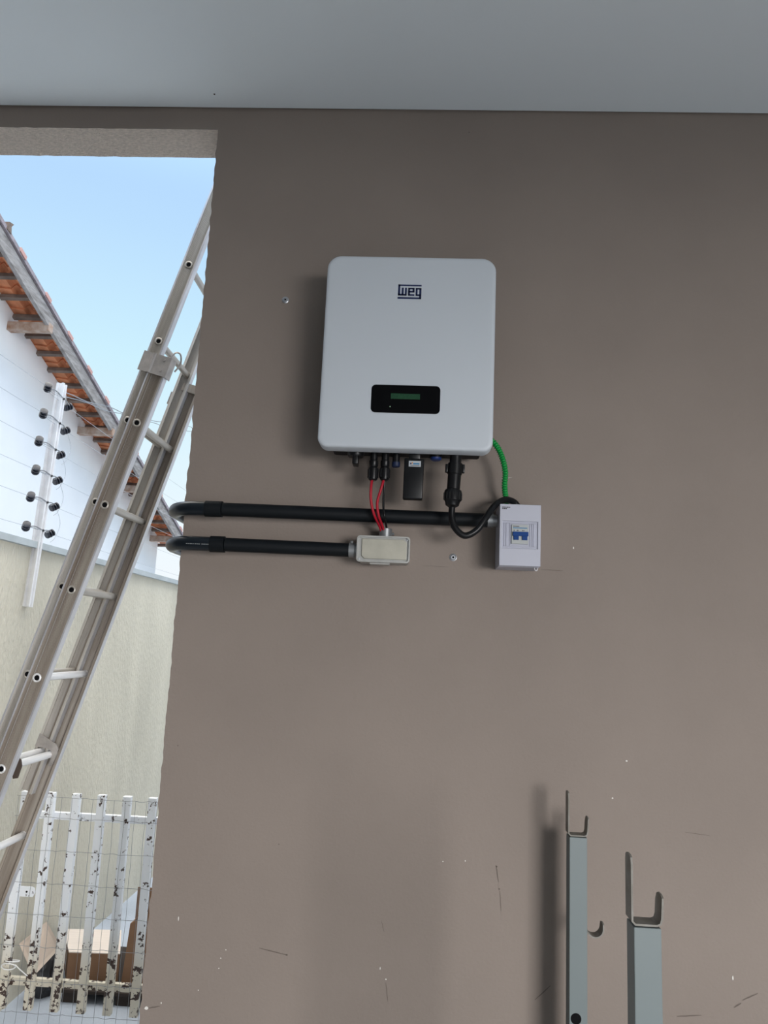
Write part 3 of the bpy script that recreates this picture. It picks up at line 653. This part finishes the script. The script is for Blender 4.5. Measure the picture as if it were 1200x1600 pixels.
# ------------------------------------------------------------------ conduits
def conduit(label, pl, pr, Yl, Yr, cx0, cx1, elbow_px, r, adapter_px, ptxt):
    """pl, pr: two pixels on the pipe's centre line"""
    A, B = at(*pl, Y=Yl), at(*pr, Y=Yr)
    B.z = A.z = (A.z+B.z)/2
    t = thing('conduit', label, 'conduit', A, 'black conduits along the wall')
    dx = (B-A).normalized()
    q = MB(); q.cyl(A, B, r, 20); q.build('pipe', m_pvc, t)
    c0, c1 = at(cx0, pl[1], Y=Yl).x, at(cx1, pl[1], Y=Yl).x
    q = MB(); q.lathe([(r+0.0002, 0), (r+0.0030, 0.0008), (r+0.0030, c1-c0-0.0008), (r+0.0002, c1-c0)], (c0, Yl, A.z), (1, 0, 0), 24); q.build('coupling', m_pvc, t)
    # bend round the wall's edge
    R_ = 0.068; xe = at(elbow_px[0], elbow_px[1], Y=-0.0).x + r
    xe = EX - r - 0.004
    pth = [Vector((c0+0.01, Yl, A.z)), Vector((xe+R_, Yl, A.z))]
    for k_ in range(1, 13):
        an = PI/2*k_/12; pth.append(Vector((xe+R_-R_*math.sin(an), Yl+R_-R_*math.cos(an), A.z)))
    pth += [Vector((xe, Yl+R_+0.03*k_, A.z)) for k_ in (1, 3, 8, 20)]
    q = MB(); q.tube(pth, r+0.0008, 20); bd = q.build('bend', m_pvcg, t)
    if ptxt:
        q = MB(); xs_ = c0-0.052
        for k_, (wl, gap) in enumerate([(.004, .001), (.003, .001), (.005, .001), (.003, .002), (.004, .001), (.003, .001), (.003, .004), (.003, .001), (.004, .001), (.003, .001), (.004, .001)]):
            yq = Yl-math.sqrt(max(0, (r+0.0011)**2-0.003**2)); q.add([(xs_, yq, A.z-0.0038), (xs_+wl, yq, A.z-0.0038), (xs_+wl, yq, A.z-0.0020), (xs_, yq, A.z-0.0020)], [[0, 1, 2, 3]]); xs_ += wl+gap
        q.build('print', m_text, bd)
    return t, A, B
tA, A1, B1 = conduit('long upper black conduit bending round the wall edge and ending at the white breaker box', (348, 800), (764, 809), -0.062, -0.040, 320.5, 347.5, (262, 800), 0.0158, None, False)
tB, A2, B2 = conduit('short lower black conduit bending round the wall edge and ending at the metal junction box', (352, 853), (548, 857.5), -0.062, -0.045, 328.5, 351.5, (256, 853), 0.0158, None, True)
def adapter(P, L, r, t):
    q = MB(); q.lathe([(r-.002, 0), (r+0.0028, 0.0006), (r+0.0028, L*0.62), (r+0.001, L*.64), (r+0.001, L)], P, (1, 0, 0), 24)
    q.lathe([(0.0038, 0), (0.0045, 0.003), (0.0032, 0.006)], Vector(P)+Vector((L*0.28, -0.003, r+0.001)), (0, 0, 1), 8)
    q.build('adapter', m_zinc, t)
BXL = 0.1785
adapter((B1.x-0.004, B1.y, B1.z), BXL-B1.x+0.004-0.001, 0.0135, tA)
JX0, JX1, JZ0, JZ1, JY = -0.1415, -0.0205, 1.7815, 1.8415, -0.070
adapter((B2.x-0.004, B2.y, B2.z), JX0-B2.x+0.004+0.002, 0.0145, tB)

# ------------------------------------------------------------------ aluminium junction box
t = thing('junction_box', 'small cast aluminium junction box with a milky rectangular lid, below the red cables', 'junction box', ((JX0+JX1)/2, -0.035, JZ0))
q = MB(); q.prism(rrect(JX0+.002, JX1-.002, JZ0+.002, JZ1-.002, 0.008, 5), 'Y', JY+0.006, -0.002, smooth=True)
q.prism(rrect(JX0+0.03, JX1-0.045, JZ0-0.003, JZ0+0.003, 0.002, 3), 'Y', JY+0.012, -0.03)
q.build('body', m_cast, t)
hx = at(602.5, 832, Y=-0.045).x
q = MB(); q.lathe([(0.0150, 0), (0.0150, at(602, 826, Y=-0.045).z-JZ1+0.002), (0.0125, at(602, 826, Y=-0.045).z-JZ1+0.003), (0.0125, 0.004)], (hx, -0.045, JZ1-0.003), (0, 0, 1), 24, caps=False)
q.lathe([(0.0128, 0.0), (0.0128, 0.001)], (hx, -0.045, JZ1+0.006), (0, 0, 1), 20, 1)
q.lathe([(0.003, 0), (0.0036, 0.003), (0.003, 0.006)], (hx+0.014, -0.047, JZ1+0.009), (1, -0.2, 0), 8)
q.build('hub', [m_zinc, m_hole], t)
q = MB()
def frame(x0, x1, z0, z1, r, y, wd_, h):
    outr = rrect(x0, x1, z0, z1, r, 5); inr = rrect(x0+wd_, x1-wd_, z0+wd_, z1-wd_, max(r-wd_*.5, .003), 5); n = len(outr)
    vs = [(a_, y+h, b_) for a_, b_ in outr]+[(a_, y, b_) for a_, b_ in outr]+[(a_, y, b_) for a_, b_ in inr]+[(a_, y+h, b_) for a_, b_ in inr]
    fs = [[k_*n+i, k_*n+(i+1) % n, (k_+1)*n+(i+1) % n, (k_+1)*n+i] for k_ in range(3) for i in range(n)]
    q.add(vs, fs, 0, False)
frame(JX0, JX1, JZ0, JZ1, 0.0075, JY-0.0045, 0.0033, 0.0125)
q.prism(rrect(JX0+.002, JX1-.002, JZ0+.002, JZ1-.002, 0.007, 5), 'Y', JY+0.0015, JY+0.008)
lid = q.build('lid', m_cast, t)
pl_ = [(JX0+0.011, JZ0+0.014), (JX0+0.018, JZ0+0.0075), (JX1-0.0075, JZ0+0.0075), (JX1-0.0075, JZ1-0.014), (JX1-0.015, JZ1-0.0065), (JX0+0.011, JZ1-0.0065)]
q = MB(); q.prism(pl_, 'Y', JY-0.0022, JY+0.003, bev=0.0014); q.build('plate', m_castlid, lid)
for x, z in ((JX0+0.0058, JZ0+0.006), (JX1-0.0062, JZ1-0.0062)):
    q = MB(); q.lathe([(0.0030, 0), (0.0026, 0.0016), (0.001, 0.0018)], (x, JY+0.001, z), (0, -1, 0), 10); q.build('screw', m_steel, lid)

# ------------------------------------------------------------------ breaker box
KX0, KX1, KZ0, KZ1, KY = 0.1785, 0.2700, 1.7825, 1.9225, -0.090
t = thing('breaker_box', 'small white plastic breaker enclosure at the right end of the upper conduit', 'breaker box', ((KX0+KX1)/2, -0.04, KZ0))
q = MB(); q.box((KX0, KY+0.014, KZ0), (KX1, 0.0, KZ1), 0.002); q.build('back_box', m_box, t)
a, b = at(784.5, 813.5, Y=KY), at(841, 858, Y=KY)
q = MB()
# cover as a ring of four bars round the recess plus the recess floor
rx0, rx1, rz0, rz1 = a.x+0.001, b.x-0.0015, b.z, a.z
q.box((KX0, KY, KZ0+0.001), (KX1, KY+0.016, rz0), 0.0012); q.box((KX0, KY, rz1), (KX1, KY+0.016, KZ1), 0.0012)
q.box((KX0, KY, rz0-.002), (rx0, KY+0.016, rz1+.002), 0.0012); q.box((rx1, KY, rz0-.002), (KX1, KY+0.016, rz1+.002), 0.0012)
cv = q.build('cover', m_box, t)
q = MB(); q.box((rx0-.001, KY+0.003, rz0-.001), (rx1+.001, KY+0.010, rz1+.001))
ax_, bx_ = at(799.5, 819.5, Y=KY), at(825.5, 850.5, Y=KY)
for xx in (rx0+0.004, rx0+0.0085, ax_.x-0.004, bx_.x+0.003, bx_.x+0.007, bx_.x+0.011):
    q.box((xx, KY+0.0015, rz0+0.004), (xx+0.0012, KY+0.004, rz1-0.004), 0.0003)
q.box((rx0+0.003, KY+0.0015, rz1-0.0055), (rx1-0.003, KY+0.004, rz1-0.0045)); q.box((rx0+0.003, KY+0.0015, rz0+0.0045), (rx1-0.003, KY+0.004, rz0+0.0055))
q.build('recessed_panel', m_boxr, cv)
q = MB(); q.box((ax_.x, KY-0.001, bx_.z), (bx_.x, KY+0.008, ax_.z), 0.0006); br_ = q.build('circuit_breaker', m_brk, t)
W_, H_ = bx_.x-ax_.x, ax_.z-bx_.z
def sub(u0, u1, v0, v1, y0, y1, nm, m_, bev=0.0):
    q = MB(); q.box((ax_.x+W_*u0, y0, ax_.z-H_*v1), (ax_.x+W_*u1, y1, ax_.z-H_*v0), bev); q.build(nm, m_, br_)
sub(.08, .45, .07, .105, KY-0.0014, KY-0.0008, 'print', m_ink)
sub(.08, .92, .15, .195, KY-0.0014, KY-0.0008, 'stripe', m_brkstripe)
for u in (.12, .3, .36, .62, .70): sub(u, u+.05, .28, .33, KY-0.0014, KY-0.0008, 'print', m_ink)
q = MB()
def tog(u0, u1, v0, v1, y0): q.box((ax_.x+W_*u0, y0, ax_.z-H_*v1), (ax_.x+W_*u1, KY+0.001, ax_.z-H_*v0), 0.0006)
tog(.06, .98, .38, .60, KY-0.006); tog(.12, .42, .55, .80, KY-0.004); tog(.62, .93, .55, .80, KY-0.004)
q.build('toggle', m_brkblue, br_, label='blue rocker handle')
a = at(784.5, 791.5, Y=KY); q = MB(); xq = a.x
for (row, ws) in ((0, (.003, .0025, .002, .0045, .003)), (1, (.002, .004, .003))):
    xq = a.x+0.0005
    for w_ in ws: q.box((xq, KY-0.0005, a.z-0.0022-row*0.0032), (xq+w_, KY+0.0002, a.z-row*0.0032)); xq += w_+0.0007
q.build('print', m_ink, cv)
c = at(837.5, 888.5, Y=KY+0.02); q = MB(); q.tube([(c.x+0.0034*math.cos(2*PI*k/16), KY+0.02, c.z+0.0046*math.sin(2*PI*k/16)) for k in range(17)], 0.0012, 6); q.build('seal_ring', m_rim, t)

# ------------------------------------------------------------------ cables
def cable(label, pts, r, m_, name='cable', group=None):
    q = MB(); q.tube(smooth_path(pts, 10), r, 12); o = q.build(name, m_, label=label, category='cable')
    if group: o['group'] = group
def P3(px, py, Y): return tuple(at(px, py, Y=Y))
xh = hx
cable('red solar cable, left of the two running down to the junction box', [P3(581.5, 747, TY), P3(579.5, 765, TY-0.005), P3(580, 785, TY), P3(585, 805, -0.085), P3(593, 822, -0.06), (xh-0.0055, -0.047, JZ1+0.004)], 0.0031, m_red, 'solar_cable')
cable('red solar cable, right of the two running down to the junction box', [P3(600, 747, TY), P3(596, 762, TY-0.004), P3(589.5, 785, TY+0.002), P3(591.5, 805, -0.088), P3(597.5, 822, -0.062), (xh+0.0005, -0.051, JZ1+0.004)], 0.0031, m_red, 'solar_cable')
cable('black solar cable hanging behind the right red cable into the junction box', [P3(601, 745, TY+0.008), P3(600, 765, TY+0.012), P3(599, 790, TY+0.012), P3(601, 808, -0.084), P3(603.5, 822, -0.06), (xh+0.0065, -0.043, JZ1+0.004)], 0.0026, m_black, 'solar_cable')
cable('thick black mains cable looping from the big plug over to the breaker box top', [tuple(cable_end+Vector((0, 0, 0.004))), P3(706, 808, AY), P3(711, 825, AY-0.002), P3(726, 837, -0.107), P3(744, 829, -0.105), P3(758, 811, -0.100), P3(772, 791, -0.085), P3(788, 781, -0.062), P3(803, 784.5, -0.045), P3(812, 797, -0.038), (0.222, -0.036, KZ1-0.004)], 0.0074, m_black, 'mains_cable')
# green spiral wrapped earth cable
gp = smooth_path([(0.118, -0.072, 2.062), P3(764, 688, -0.078), P3(776, 697, -0.074), P3(785, 716, -0.066), P3(789.5, 738, -0.060), P3(788.5, 758, -0.052), P3(790, 776, -0.040), P3(792, 786, -0.034), (0.197, -0.032, KZ1-0.003)], 24)
L = 0; q = MB(); cum = [0]
for i in range(1, len(gp)): cum.append(cum[-1]+(gp[i]-gp[i-1]).length)
import bisect
NS = 520; pp = []
for i in range(NS):
    s_ = cum[-1]*i/(NS-1); j = min(max(bisect.bisect(cum, s_)-1, 0), len(gp)-2); pp.append(gp[j].lerp(gp[j+1], (s_-cum[j])/max(cum[j+1]-cum[j], 1e-9)))
tot = cum[-1]
q.tube(pp, lambda u: 0.0046+0.0027*abs(math.sin(PI*u*tot/0.0058)), 12)
q.build('earth_cable', m_green, label='bright green ribbed spiral cable between the inverter corner and the breaker box', category='cable')

# ------------------------------------------------------------------ wall plugs
for px, py, lab in ((446, 469, 'small grey screw anchor in the bare wall left of the inverter'), (708, 871, 'small bluish screw anchor in the wall between junction box and breaker box')):
    c = at(px, py, Y=0.0); t = thing('screw_anchor', lab, 'screw', c, 'screw anchors in the wall')
    q = MB(); q.lathe([(0.0085, 0.0), (0.0088, 0.0012), (0.0060, 0.0022), (0.0048, 0.0040), (0.0026, 0.0040), (0.0024, 0.0010)], c, (0, -1, 0), 18, caps=False)
    q.build('collar', m_steel, t)
    q = MB(); q.lathe([(0.0027, 0), (0.0027, 0.0022)], c, (0, -1, 0), 12); q.build('bore', m_hole, t)

# ------------------------------------------------------------------ two steel stands with cradle hooks
TW = 0.036
def stand(label, x, y, hook_, jig, ZS):
    """x, y: left front corner of the tube"""
    t = thing('tool_stand', label, 'stand', (x+TW/2, y+TW/2, 0), 'steel stands')
    q = MB(); q.box((x, y, 0.012), (x+TW, y+TW, ZS), 0.0010); q.build('tube', m_paleg, t)
    q = MB(); q.box((x-0.10, y-0.08, 0.0), (x+TW+0.10, y+TW+0.045, 0.012), 0.003); q.build('foot_plate', m_paleg, t)
    # cradle: flat bar bent to a U with a tall left and a short right arm
    th = 0.0026; wb = 0.029; y0 = y+0.003; R_ = 0.004
    def bar(path, nm):
        q = MB(); P = [Vector(p_) for p_ in path]; N = len(P); vs = []
        for i in range(N):
            T = (P[min(i+1, N-1)]-P[max(i-1, 0)]).normalized(); nn = Vector((T.z, 0, -T.x))
            ins = 0.0
            wl = 1.0
            if i == 0 or i == N-1: wl = 0.45
            if i == 1 or i == N-2: wl = 0.85
            ym = y0+wb/2
            for (dy, dn) in ((-1, -1), (1, -1), (1, 1), (-1, 1)): vs.append((P[i].x+nn.x*th/2*dn, ym+dy*wb/2*wl, P[i].z+nn.z*th/2*dn))
        fs = [[i*4+k, i*4+(k+1) % 4, (i+1)*4+(k+1) % 4, (i+1)*4+k] for i in range(N-1) for k in range(4)]+[[0, 3, 2, 1], [4*N-4, 4*N-3, 4*N-2, 4*N-1]]
        q.add(vs, fs, 0, False); return q.build(nm, m_cradle, t)
    xl = x-0.001; zb = ZS+th/2+0.001; xr = x+TW+0.001
    bar([(xl, 0, ZS+0.0885), (xl, 0, ZS+0.086), (xl, 0, ZS+0.078), (xl, 0, ZS+0.02), (xl, 0, zb+0.004), (xl+0.004, 0, zb), (x+TW*.5, 0, zb), (xr-0.006, 0, zb), (xr-0.001, 0, zb+0.002), (xr+0.001, 0, zb+0.008), (xr+0.002, 0, zb+0.026), (xr+0.003, 0, zb+0.034), (xr+0.003, 0, zb+0.037)], 'cradle')
    if hook_:
        c = at(918, 1450, Y=y+0.015)
        pth = []
        cx, cz, rr = x+TW+0.017, at(930, 1450, Y=y+0.01).z, 0.0165
        for k in range(13):
            an = math.radians(190+175*k/12); pth.append((cx+rr*math.cos(an), 0, cz+rr*math.sin(an)))
        pth.append((pth[-1][0]+0.0005, 0, cz+0.008)); pth.append((pth[-1][0], 0, cz+0.010))
        bar(pth, 'side_hook')
    if jig:
        c = at(900, 1592, Y=y); q = MB(); q.lathe([(0.0105, 0), (0.0105, 0.0012)], (c.x, y+0.0006, c.z), (0, -1, 0), 20); q.build('bolt_hole', m_hole, t)
c = at(890, 1308, Y=-0.104)
stand('pale green-grey steel stand close to the wall, with a side hook', c.x, -0.104, True, True, c.z)
c = at(990.5, 1449, Y=-0.69)
stand('pale green-grey steel stand nearest the camera at the bottom right', c.x, -0.69, False, False, c.z)
